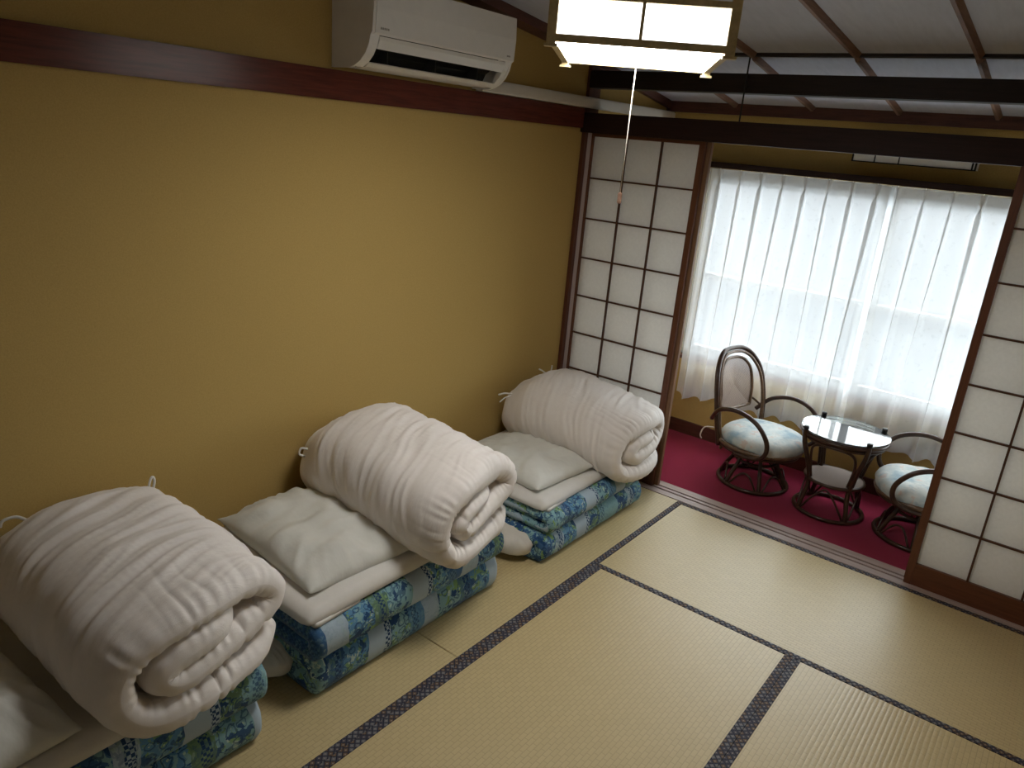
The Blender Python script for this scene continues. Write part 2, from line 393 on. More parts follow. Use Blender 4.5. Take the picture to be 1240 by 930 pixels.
# window wall with opening
WX0, WX1, WZ0, WZ1 = -0.60, 1.50, 0.535, 1.735
wv_ = empty('wall_window'); struct(wv_, 'ochre plaster wall around the veranda window', 'wall')
for nm, a, b in (('wall_below', (XW, YWIN, -0.06), (XR, YWIN + 0.12, WZ0)), ('wall_above', (XW, YWIN, WZ1), (XR, YWIN + 0.12, 2.95)),
                 ('wall_beside', (XW, YWIN, WZ0), (WX0, YWIN + 0.12, WZ1)), ('wall_beside', (WX1, YWIN, WZ0), (XR, YWIN + 0.12, WZ1))):
    box(nm, a, b, 'plaster', wv_)
o = box('ground', (-300, 3.0, -3.3), (300, 500, -3.2), 'dark_ground'); struct(o, 'added dark ground far below the veranda window, dims the view through the curtains', 'ground')  # added ground plane, blocks low sky so the sheer curtains do not blow out
# floor : mats
fl = box('floor', (XW - 0.05, -3.62, -0.12), (XR + 0.05, YWIN + 0.1, -0.055), 'floor_board'); struct(fl, 'tatami floor of six mats with patterned cloth borders', 'floor')
box('board_floor', (XW - 0.05, YB, -0.12), (XALC + 0.05, -3.625, -0.01), 'floor_board', fl)
box('board_floor', (XR, -3.62, -0.12), (XALC + 0.05, -1.7, -0.01), 'floor_board', fl)
def tatami(cx, cy, along_y, L=1.8, W=0.9):
    r = box('tatami_mat', (-L / 2 + 0.001, -W / 2 + 0.029, -0.055), (L / 2 - 0.001, W / 2 - 0.029, 0.0), 'tatami', fl, 0.002)
    for s in (-1, 1):
        a, b = sorted((s * (W / 2 - 0.0305), s * (W / 2 - 0.0006)))
        box('border_cloth', (-L / 2 + 0.001, a, -0.055), (L / 2 - 0.001, b, 0.0016), 'border', r, 0.0012)
    r.location = (cx, cy, 0); r.rotation_euler = (0, 0, PI / 2 if along_y else 0)
    return r
tatami(-0.4555, -0.9, True, 1.8, 0.911); tatami(-0.4555, -2.7, True, 1.8, 0.911)
tatami(0.9, -0.45, False); tatami(0.45, -1.8, True); tatami(1.35, -1.8, True); tatami(0.9, -3.15, False)
# threshold with two grooves
th = box('trim_threshold', (XW, 0.003, -0.055), (XR, 0.160, -0.020), 'threshold'); struct(th, 'pale worn wooden threshold with two sliding grooves', 'threshold')
for a, b in ((0.003, 0.052), (0.066, 0.088), (0.102, 0.160)):
    box('threshold_strip', (XW, a, -0.020), (XR, b, 0.002), 'threshold', th, 0.001)
for a, b in ((0.052, 0.066), (0.088, 0.102)): box('groove', (XW, a, -0.020), (XR, b, -0.018), 'groove', th)
o = box('floor_carpet', (XW, 0.161, -0.05), (XR, YWIN, 0.0), 'carpet'); struct(o, 'crimson carpet covering the narrow veranda floor', 'carpet')
o = box('baseboard_window', (XW, YWIN - 0.018, 0.0), (XR, YWIN, 0.088), 'base_board', None, 0.002); struct(o, 'dark brown baseboard under the veranda window', 'baseboard')
o = box('baseboard_left', (XW, 0.165, 0.0), (XW + 0.015, YWIN - 0.02, 0.088), 'base_board', None, 0.002); struct(o, 'dark brown baseboard at the veranda end', 'baseboard')
# ceiling: boards + battens following the slope
ce = empty('ceiling'); struct(ce, 'grey board ceiling with thin brown battens', 'ceiling')
SL = [-0.48 + 0.45 * k for k in range(8)]
def sloped(name, x0, x1, y0, y1, dz0, dz1, mat, parent):
    """prism between x0..x1,y0..y1 whose z follows the ceiling slope, from zc+dz0 to zc+dz1"""
    vs = [(x, y, zc(y) + dz) for dz in (dz0, dz1) for (x, y) in ((x0, y0), (x1, y0), (x1, y1), (x0, y1))]
    fs = [[3, 2, 1, 0], [4, 5, 6, 7], [0, 1, 5, 4], [1, 2, 6, 5], [2, 3, 7, 6], [3, 0, 4, 7]]
    return link(name, mesh(name, vs, fs), mat, parent)
edges = [XW - 0.05] + SL + [XALC + 0.05]
edges = sorted(set([e for e in edges if e <= XALC + 0.05]))
for a, b in zip(edges[:-1], edges[1:]):
    sloped('ceiling_board', a, b, YB, -0.012, 0.0, 0.02, 'ceiling_board', ce)
    if a < XR: sloped('ceiling_board', a, b, 0.012, YWIN + 0.05, -0.006, 0.014, 'ceiling_board', ce)
def batten(x, y0, y1, dz):
    prof = [(-0.018, 0.0), (-0.016, -0.006), (-0.007, -0.022), (0.007, -0.022), (0.016, -0.006), (0.018, 0.0)]
    vs = [(x + a, y, zc(y) + b + dz) for y in (y0, y1) for a, b in prof]; n = len(prof)
    fs = [list(range(n)), list(range(n, 2 * n))[::-1]] + [[i, n + i, n + (i + 1) % n, (i + 1) % n] for i in range(n)]
    return link('batten', mesh('batten', vs, fs), 'slat', ce)
for x in SL:
    if x < XALC: batten(x, YB, -0.012, 0.0)
    if x < XR: batten(x, 0.012, YWIN, -0.006)
sloped('joint_strip', XW, XR, -0.012, 0.012, -0.012, 0.016, 'beam', ce)
# mouldings where ceiling meets the walls
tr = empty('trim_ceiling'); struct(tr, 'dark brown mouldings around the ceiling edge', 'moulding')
sloped('moulding', XW, XW + 0.10, YB, -0.01, -0.040, 0.0, 'moulding', tr)  # real moulding, widened so its dark brown stands in for shade on the ceiling
sloped('moulding', XW, XW + 0.03, 0.012, YWIN, -0.05, -0.006, 'moulding', tr)
box('moulding', (XW, YWIN - 0.03, 2.046), (XR, YWIN, zc(YWIN)), 'moulding', tr)
sloped('moulding', XR - 0.03, XR, -1.75, YWIN, -0.045, 0.0, 'moulding', tr)
# nageshi on the left wall
o = box('trim_wall_rail', (XW, YB, 1.888), (XW + 0.02, 0.0, 1.990), 'nageshi', None, 0.004); struct(o, 'reddish brown wooden rail along the ochre wall below the air conditioner', 'wall rail')
# partition: lintel, upper beam, posts, hanger rods
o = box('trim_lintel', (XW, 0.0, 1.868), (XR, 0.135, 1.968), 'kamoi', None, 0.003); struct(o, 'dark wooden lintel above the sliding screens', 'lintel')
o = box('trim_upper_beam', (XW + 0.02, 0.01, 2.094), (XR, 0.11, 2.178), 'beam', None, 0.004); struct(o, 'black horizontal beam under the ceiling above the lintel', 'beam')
o = box('trim_corner_post', (XW, 0.02, -0.004), (XW + 0.022, 0.13, zc(0.13) - 0.006), 'post', None, 0.002); struct(o, 'reddish brown corner post beside the closed screen', 'post')
o = box('trim_jamb', (XW + 0.022, 0.05, 0.0), (XW + 0.046, 0.12, 1.868), 'jamb', None, 0.001); struct(o, 'pale jamb strip between corner post and screen', 'jamb')
for i, x in enumerate((-0.045, 1.25)):
    o = tube('trim_hanger_rod', [(x, -0.004, 1.967), (x, -0.004, 2.1), (x, -0.004, zc(0) + 0.0)], 0.004, 'iron', None, 1, 8)
    struct(o, ('thin black hanger rod crossing the black beam left of the veranda lamp', 'thin black hanger rod at the far end of the black beam')[i], 'rod')
# ------------------------------------------------------------------ shoji screens
PZ = 0.2179; Z0 = 0.1089; CPX = 0.2069; PW = 3 * CPX + 2 * 0.031
def shoji(idx, x0, y0, label, sv='shoji_v'):
    """x0 = left outer edge, y0 = front face"""
    d = empty('door_%d' % idx, (x0, y0, 0)); struct(d, label, 'sliding screen')
    TK = 0.027; W = PW; top = Z0 + 8 * PZ
    box('stile', (0, 0, 0.0), (0.031, TK, 1.872), sv, d, 0.0015); box('stile', (W - 0.031, 0, 0.0), (W, TK, 1.872), sv, d, 0.0015)
    box('bottom_rail', (0.031, 0.002, 0.001), (W - 0.031, TK - 0.002, Z0), 'shoji_h', d, 0.001)
    box('top_rail', (0.031, 0.002, top), (W - 0.031, TK - 0.002, 1.872), 'shoji_h', d, 0.001)
    hm = box_mesh('crossbar', (0.031, 0.005, -0.0042), (W - 0.031, 0.016, 0.0042)); vm = box_mesh('upright_bar', (-0.0045, 0.0045, Z0), (0.0045, 0.0165, top))
    hm.materials.append(MATS['muntin']); vm.materials.append(MATS['muntin'])
    for k in range(1, 8):
        b = link('crossbar', hm, None, d); b.location = (0, 0, Z0 + k * PZ)
    for c in (1, 2):
        b = link('upright_bar', vm, None, d); b.location = (0.031 + c * CPX, 0, 0)
    pm = mesh('paper_pane', [(0.0008, 0.0175, 0.0008), (CPX - 0.0008, 0.0175, 0.0008), (CPX - 0.0008, 0.0175, PZ - 0.0008), (0.0008, 0.0175, PZ - 0.0008)], [[0, 1, 2, 3]])
    pm.materials.append(MATS['shoji_paper'])
    for c in range(3):
        for k in range(8):
            b = link('paper_pane', pm, None, d); b.location = (0.031 + c * CPX, 0, Z0 + k * PZ)
    return d
shoji(1, -0.2517 - 3 * CPX - 0.031, 0.052, 'paper sliding screen standing at the ochre wall beside the third bedding stack')
shoji(2, -0.2517 - 3 * CPX - 0.031 + 0.020, 0.083, 'paper sliding screen behind the one beside the ochre wall, only its edge showing', 'companion')
shoji(3, 1.1345 - 0.031, 0.040, 'paper sliding screen on the right of the opening in front of the second rattan chair')
shoji(4, 1.1345 - 0.031 - 0.006, 0.083, 'paper sliding screen hidden behind the one in front of the second rattan chair')

# ------------------------------------------------------------------ window
wn = empty('window_1'); struct(wn, 'wide aluminium sliding window behind the white curtains', 'window')
ya, yb = YWIN + 0.03, YWIN + 0.09
box('frame', (WX0, ya, WZ0), (WX1, yb, WZ0 + 0.03), 'aluminium', wn); box('frame', (WX0, ya, WZ1 - 0.03), (WX1, yb, WZ1), 'aluminium', wn)
box('frame', (WX0, ya, WZ0 + 0.03), (WX0 + 0.03, yb, WZ1 - 0.03), 'aluminium', wn); box('frame', (WX1 - 0.03, ya, WZ0 + 0.03), (WX1, yb, WZ1 - 0.03), 'aluminium', wn)
box('sill', (WX0 - 0.03, YWIN - 0.025, WZ0 - 0.022), (WX1 + 0.03, ya, WZ0), 'base_board', wn, 0.002)
xm = 0.5
for (a, b, y) in ((WX0 + 0.03, xm + 0.02, ya + 0.03), (xm - 0.02, WX1 - 0.03, ya + 0.008)):
    s = box('sash', (a, y, WZ0 + 0.03), (b, y + 0.02, WZ0 + 0.07), 'aluminium', wn)
    box('sash_top', (a, y, WZ1 - 0.06), (b, y + 0.02, WZ1 - 0.03), 'aluminium', s)
    box('sash_side', (a, y, WZ0 + 0.07), (a + 0.035, y + 0.02, WZ1 - 0.06), 'aluminium', s)
    box('sash_side', (b - 0.035, y, WZ0 + 0.07), (b, y + 0.02, WZ1 - 0.06), 'aluminium', s)
    box('sash_bar', (a + 0.035, y, 1.05), (b - 0.035, y + 0.02, 1.085), 'aluminium', s)
    for z0_, z1_ in ((WZ0 + 0.07, 1.05), (1.085, WZ1 - 0.06)):
        link('pane', mesh('pane', [(a + 0.035, y + 0.01, z0_), (b - 0.035, y + 0.01, z0_), (b - 0.035, y + 0.01, z1_), (a + 0.035, y + 0.01, z1_)], [[0, 1, 2, 3]]), 'window_glass', wn)
o = box('trim_curtain_rail', (XW, YWIN - 0.11, 1.738), (XR, YWIN, 1.772), 'kamoi', None, 0.003); struct(o, 'dark wooden pelmet strip above the white curtains', 'pelmet')
# ------------------------------------------------------------------ curtains
def curtain(name, x0, x1, pleats, zt, zb, seed, label, dy0=0.0):
    rnd = random.Random(seed); nz = 46
    jit = [rnd.uniform(-0.16, 0.16) for _ in range(pleats + 2)]; amps = [rnd.uniform(0.7, 1.3) for _ in range(pleats + 2)]
    ph2 = rnd.uniform(0, 6); pitch = (x1 - x0) / pleats
    cell = [0.36 * i / 9 for i in range(9)] + [0.36 + 0.28 * i / 22 for i in range(22)] + [0.64 + 0.36 * i / 9 for i in range(9)]
    us = [(k + f) / pleats for k in range(pleats) for f in cell] + [1.0]; nx = len(us) - 1
    def pt(u, tz):
        p = u * pleats; k = int(min(p, pleats - 1e-6)); f = p - k
        open_ = sstep(0.03, 0.75, tz)
        env = math.sin(PI * f)
        q = f - 0.5 + jit[k] * env * open_
        dl = 0.13 + 0.16 * open_                                   # width of the gathered tuck
        g = math.exp(-(q / (0.45 * dl)) ** 2)
        pinch = 1 - 0.6 * math.exp(-((tz - 0.045) / 0.016) ** 2)
        soft = 0.5 + 0.5 * math.cos(2 * PI * q)
        amp = (0.022 + 0.016 * open_) * amps[k]
        y = YWIN - 0.066 + dy0 - pinch * amp * g - 0.012 * soft * open_ + 0.008 * noise.noise(Vector((u * 9, tz * 2, seed)))
        w = math.exp(-(q / (0.55 * dl)) ** 2)
        fold = 0.017 * pinch * (1 - 0.45 * open_) * amps[k]
        x = x0 + (x1 - x0) * u - fold * w * math.sin(2 * PI * q / dl) + 0.012 * math.sin(u * 17 + ph2) * tz * math.sin(PI * u)
        return x, y
    def sheet(nm, ta, tb, n, mat, parent, dy=0.0):
        vs = []; fs = []
        for j in range(n + 1):
            tz = ta + (tb - ta) * j / n
            for i in range(nx + 1):
                u = us[i]; x, y = pt(u, tz)
                zz = zt + (zb - zt) * tz + (0.010 * math.sin(u * pleats * 2 * PI + 1) + 0.03 * noise.noise(Vector((u * 6, 3.3, seed)))) * tz * tz
                vs.append((x, y + dy, zz))
        w = nx + 1
        for j in range(n):
            for i in range(nx): fs.append([j * w + i, (j + 1) * w + i, (j + 1) * w + i + 1, j * w + i + 1])
        return link(nm, mesh(nm, vs, fs), mat, parent, True)
    c = sheet(name, 0.0, 1.0, nz, 'curtain', None); tag(c, label, 'curtain', 'white veranda curtains')
    sheet('header_tape', 0.0, 0.058, 4, 'curtain_tape', c, 0.004)
    sheet('hem', 0.955, 1.0, 3, 'curtain_tape', c, 0.004)
    for k in range(pleats):
        x, y = pt((k + 0.5) / pleats, 0.0)
        h = tube('curtain_hook', [(x, y + 0.004, zt - 0.006), (x, y + 0.006, zt + 0.012), (x, y + 0.02, zt + 0.012)], 0.0018, 'fixture_white', c, 1, 6)
    return c
curtain('curtain', -0.545, 0.475, 8, 1.732, 0.300, 3, 'white sheer pleated curtain hanging behind the tall-backed rattan chair')
curtain('curtain', 0.440, 1.50, 8, 1.728, 0.300, 11, 'white sheer pleated curtain hanging behind the glass table and second chair', 0.030)
# wall lamp above the window
wl = empty('wall_lamp', (0.0, 0, 0)); tag(wl, 'unlit white boxy wall lamp with black bars above the curtains', 'lamp')
WLx0, WLx1, wz0, wz1, wy0 = 0.255, 0.845, 1.841, 1.945, 0.875
box('lamp_box', (WLx0 + 0.004, wy0 + 0.004, wz0 + 0.003), (WLx1 - 0.004, YWIN, wz1 - 0.003), 'fixture_white', wl)
for z in (wz0, wz1 - 0.006): box('frame_rail', (WLx0, wy0, z), (WLx1, wy0 + 0.012, z + 0.006), 'black_cap', wl)
for x, w in ((WLx0, 0.008), (0.367, 0.006), (0.486, 0.006), (WLx1 - 0.022, 0.008), (WLx1 - 0.008, 0.008)): box('frame_bar', (x, wy0, wz0 + 0.006), (x + w, wy0 + 0.012, wz1 - 0.006), 'black_cap', wl)

# ------------------------------------------------------------------ air conditioner + duct
AY0, AY1, AZ = -1.668, -0.885, 1.9945
ac = empty('air_conditioner', (XW, 0, AZ)); tag(ac, 'white wall air conditioner with its louver open above the wooden rail', 'air conditioner')
side = [(0, 0.004), (0.095, 0.004), (0.125, 0.012), (0.155, 0.028), (0.180, 0.052), (0.197, 0.082), (0.205, 0.112), (0.214, 0.120), (0.219, 0.20), (0.214, 0.282), (0.0, 0.290)]
for a, b in ((AY0, AY0 + 0.012), (AY1 - 0.012, AY1)): link('end_cap', extrude_profile('end_cap', side, 1, a, b), 'ac_plastic', ac)
def strip(name, prof, mat, y0, y1): return link(name, extrude_profile(name, prof, 1, y0, y1), mat, ac, False)
cap = [(0.118, 0.009), (0.150, 0.025), (0.176, 0.050), (0.194, 0.080), (0.204, 0.114), (0.184, 0.114), (0.165, 0.075), (0.145, 0.045), (0.112, 0.022)]
strip('cheek', cap, 'ac_plastic', AY0 + 0.012, AY0 + 0.042); strip('cheek', cap, 'ac_plastic', AY1 - 0.042, AY1 - 0.012)
strip('casing', [(0, 0.01), (0.06, 0.01), (0.06, 0.12), (0.195, 0.12), (0.198, 0.279), (0.0, 0.286)], 'ac_plastic', AY0 + 0.012, AY1 - 0.012)
strip('outlet', [(0.061, 0.012), (0.075, 0.012), (0.100, 0.06), (0.165, 0.10), (0.165, 0.119), (0.061, 0.119)], 'ac_dark', AY0 + 0.042, AY1 - 0.042)
strip('front_panel', [(0.199, 0.117), (0.207, 0.113), (0.2155, 0.119), (0.2205, 0.20), (0.2155, 0.283), (0.199, 0.279)], 'ac_plastic', AY0 + 0.013, AY1 - 0.001)
strip('upper_flap', [(0.168, 0.086), (0.190, 0.070), (0.203, 0.098), (0.203, 0.111), (0.186, 0.112)], 'ac_plastic', AY0 + 0.044, AY1 - 0.044)
strip('lower_flap', [(0.070, 0.012), (0.100, 0.006), (0.132, 0.012), (0.150, 0.024), (0.147, 0.028), (0.128, 0.018), (0.100, 0.011)], 'ac_plastic', AY0 + 0.044, AY1 - 0.044)
for k in range(3):
    y = AY0 + 0.13 + k * 0.25; box('vane', (0.09, y, 0.03), (0.15, y + 0.003, 0.075), 'ac_fin', ac)
fp = [c for c in ac.children if c.name.startswith('front_panel')][0]
for k in range(5): box('brand_mark', (0.2155, AY0 + 0.035 + k * 0.0085, 0.131), (0.2172, AY0 + 0.041 + k * 0.0085, 0.138), 'ac_mark', fp)
for k in range(3): box('model_mark', (0.2155, AY1 - 0.05 + k * 0.008, 0.131), (0.2172, AY1 - 0.044 + k * 0.008, 0.137), 'ac_mark', fp)
du = box('pipe_duct', (XW, AY1, 1.992), (XW + 0.055, YWIN, 2.045), 'duct', None, 0.008); tag(du, 'white pipe cover running along the wall from the air conditioner', 'duct')

# ------------------------------------------------------------------ pendant lamp
HX, HY, LH, LZ = 0.222, 0.262, 0.115, 2.033
LROT = math.radians(30.4)
lp = empty('pendant_lamp', (0.313, -1.640, LZ), LROT); tag(lp, 'lit square pendant lamp with wooden frame, paper sides and pull cord', 'lamp')
box('diffuser', (-HX + 0.022, -HY + 0.022, 0.010), (HX - 0.022, HY - 0.022, 0.016), 'lamp_diffuser', lp)
for sx_ in (-1, 1):
    for sy_ in (-1, 1):
        px, py = sx_ * (HX - 0.011), sy_ * (HY - 0.011)
        p = box('corner_post', (px - 0.011, py - 0.011, 0.0), (px + 0.011, py + 0.011, LH + 0.006), 'lamp_wood', lp, 0.001)
        box('foot', (px - 0.016, py - 0.011, -0.006), (px + 0.016, py + 0.011, 0.0), 'lamp_wood', p)
for k in range(4):
    hl, hd = (HX, HY) if k % 2 == 0 else (HY, HX)
    for nm, A, Bx, m in (('bottom_rail', (-hl + 0.022, -hd + 0.002, 0.006), (hl - 0.022, -hd + 0.020, 0.022), 'lamp_wood'), ('top_rail', (-hl + 0.022, -hd + 0.002, LH - 0.014), (hl - 0.022, -hd + 0.020, LH), 'lamp_wood'),
                         ('upright_bar', (-0.004, -hd + 0.004, 0.022), (0.004, -hd + 0.014, LH - 0.014), 'lamp_wood'), ('paper_panel', (-hl + 0.022, -hd + 0.014, 0.022), (hl - 0.022, -hd + 0.017, LH - 0.014), 'lamp_paper')):
        o = box(nm, A, Bx, m, lp); o.rotation_euler = (0, 0, k * PI / 2)
box('top_board', (-HX + 0.022, -HY + 0.022, LH - 0.012), (HX - 0.022, HY - 0.022, LH - 0.004), 'lamp_wood', lp)
tube('suspension_cord', [(0, 0, LH - 0.004), (0, 0, zc(-1.63) - LZ - 0.02)], 0.005, 'cord_brown', lp, 1, 8)
lathe('ceiling_cup', [(0.0, zc(-1.63) - LZ), (0.045, zc(-1.63) - LZ), (0.045, zc(-1.63) - LZ - 0.025), (0.02, zc(-1.63) - LZ - 0.045), (0.0, zc(-1.63) - LZ - 0.045)], 'lamp_wood', lp)
pc = tube('pull_cord', [(0.0, 0.0, 0.010), (0, 0, -0.10), (0, 0, -0.345)], 0.0016, 'cord_white', lp, 1, 6)
box('pull_knob', (-0.006, -0.006, -0.375), (0.006, 0.006, -0.345), 'cord_brown', pc, 0.002)

# ------------------------------------------------------------------ soft goods
def ribbon(name, path2, lo, hi, thick, axis, mat, ns=90, ne=60, disp=None, deform=None, end_r=0.04, tip_r=0.03, cr=0.0):
    """thick quilt/mattress: sheet whose cross-section centreline is path2, extruded lo..hi. axis 0: path in (y,z), extrude x; axis 1: path in (x,z), extrude y"""
    pts, L = resample([Vector((p[0], p[1])) for p in path2], ns)
    nor = []
    for i in range(ns):
        T = pts[min(i + 1, ns - 1)] - pts[max(i - 1, 0)]; T.normalize(); nor.append(Vector((-T.y, T.x)))
    es = []
    for j in range(ne):
        u = j / (ne - 1); es.append(0.5 - 0.5 * math.cos(PI * u) if True else u)
    vs = []; fs = []
    ring = 2 * ns
    for j in range(ne):
        e = lo + (hi - lo) * (0.55 * es[j] + 0.45 * j / (ne - 1))
        dl, dh = e - lo, hi - e
        ke = 1.0
        for d_ in (dl, dh):
            if d_ < end_r: ke *= math.sqrt(max(0.0, 1 - (1 - d_ / end_r) ** 2))
        for side in (1, -1):
            rng = range(ns) if side == 1 else range(ns - 1, -1, -1)
            for i in rng:
                s = L * i / (ns - 1); kt = 1.0
                for d_ in (s, L - s):
                    if d_ < tip_r: kt *= math.sqrt(max(0.0, 1 - (1 - d_ / tip_r) ** 2))
                w = thick * 0.5 * max(ke * kt, 0.02)
                if disp: w += disp(s, e, side, dl, dh) * ke ** 0.45 * kt
                q = pts[i] + nor[i] * (w * side)
                a, b = q.x, q.y
                ee = e
                if cr and min(s, L - s) < cr:
                    sh_ = cr * (1 - math.sqrt(max(0.0, 1 - (1 - min(s, L - s) / cr) ** 2)))
                    ee = lo + sh_ + (e - lo) * (hi - lo - 2 * sh_) / (hi - lo)
                P = Vector((ee, a, b)) if axis == 0 else Vector((a, ee, b))
                if deform: P = deform(P)
                vs.append(P)
    for j in range(ne - 1):
        for k in range(ring):
            k2 = (k + 1) % ring
            fs.append([j * ring + k, j * ring + k2, (j + 1) * ring + k2, (j + 1) * ring + k])
    for j, flip in ((0, False), (ne - 1, True)):
        for i in range(ns - 1):
            a, b, c, d_ = j * ring + i, j * ring + i + 1, j * ring + ring - 2 - i, j * ring + ring - 1 - i
            fs.append([a, b, c, d_] if not flip else [d_, c, b, a])
    me = mesh(name, vs, fs); bm = bmesh.new(); bm.from_mesh(me); bmesh.ops.recalc_face_normals(bm, faces=bm.faces); bm.to_mesh(me); bm.free()
    return link(name, me, mat, None, True)

def soft_slab(name, cx, cy, z0, lx, ly, th, mat, rot=0.0, seed=1, puff=0.5, n=44, wr=0.004, pinch=0.0, corner=2.0, parent=None, bottom=0.15, tilt=(0, 0), edge=0.12, disc=False):
    """cushion-like slab; puff: how pillowy (0 flat slab, 1 pillow). local coords, then moved"""
    def prof(u):
        e = 1 - abs(u)
        return 1.0 - (1.0 - min(1, e / edge)) ** 2.4 if puff < 0.3 else (1 - abs(u) ** 3.6) ** 0.60
    vs = []; fs = []; idx = {}
    for side in (1, -1):
        for j in range(n + 1):
            for i in range(n + 1):
                a = math.sin(((i / n) - 0.5) * PI) * 0.35 + (2 * i / n - 1) * 0.65; b = math.sin(((j / n) - 0.5) * PI) * 0.35 + (2 * j / n - 1) * 0.65
                rim = i in (0, n) or j in (0, n)
                if side == -1 and rim: idx[(side, i, j)] = idx[(1, i, j)]; continue
                k = prof(a) * prof(b)
                x = a * lx / 2 * (1 - pinch * (1 - abs(b) ** 2) * abs(a) ** 2); y = b * ly / 2 * (1 - pinch * (1 - abs(a) ** 2) * abs(b) ** 2)
                if disc: x, y = a * lx / 2 * math.sqrt(1 - b * b / 2.2), b * ly / 2 * math.sqrt(1 - a * a / 2.2)
                # round the plan corners a little
                m = max(0, abs(a) - 0.9) * max(0, abs(b) - 0.9) * corner
                x *= 1 - m; y *= 1 - m
                w = noise.noise(Vector((x * 9 + seed * 3, y * 9, seed))) * wr + noise.noise(Vector((x * 26 + seed, y * 11, seed * 2))) * wr * 0.45
                if puff >= 0.9:
                    ang = math.atan2(b, a); rd = 1 - abs(noise.noise(Vector((math.cos(ang) * 4.2, math.sin(ang) * 4.2, seed * 1.7)))) * 3.2
                    w += wr * 0.55 * max(rd, -0.7) * sstep(0.45, 0.95, max(abs(a), abs(b)))
                z = th * bottom * 1.0 + (k * th * (1 - bottom) + w * (0.25 + k)) if side == 1 else th * bottom * (1 - min(1, 3 * k))
                z += tilt[0] * x + tilt[1] * y
                idx[(side, i, j)] = len(vs); vs.append((x, y, z))
        for j in range(n):
            for i in range(n):
                f = [idx[(side, i, j)], idx[(side, i + 1, j)], idx[(side, i + 1, j + 1)], idx[(side, i, j + 1)]]
                fs.append(f if side == 1 else f[::-1])
    o = link(name, mesh(name, vs, fs), mat, parent, True)
    o.location = (cx, cy, z0); o.rotation_euler = (0, 0, rot); return o

def folded_mattress(y0, y1, xb, xf, z0, h, mat, seed, label, group, lean=0.0):
    t = h / 2 * 0.985; q = t / 2
    f = xf - q
    path = catmull([(xb, z0 + q, 0), (xb + 0.2, z0 + q, 0), (f - 0.12, z0 + q, 0), (f - 0.012, z0 + q + 0.001, 0), (f + lean * 0.4, z0 + q + 0.012, 0), (f + 0.004 + lean, z0 + h / 2, 0), (f + lean * 1.2, z0 + h - q - 0.012, 0), (f - 0.012 + lean, z0 + h - q - 0.001, 0), (f - 0.12, z0 + h - q, 0), (xb + 0.2, z0 + h - q, 0), (xb, z0 + h - q, 0)], 6)
    path = [(p.x, p.y) for p in path]
    def disp(s, e, side, dl, dh):
        return 0.004 * noise.noise(Vector((s * 7, e * 6, seed))) + 0.0025 * noise.noise(Vector((s * 22, e * 18, seed + 5)))
    o = ribbon('folded_mattress', path, y0, y1, t, 1, mat, 90, 46, disp, None, 0.022, 0.02)
    tag(o, label, 'mattress', group); return o

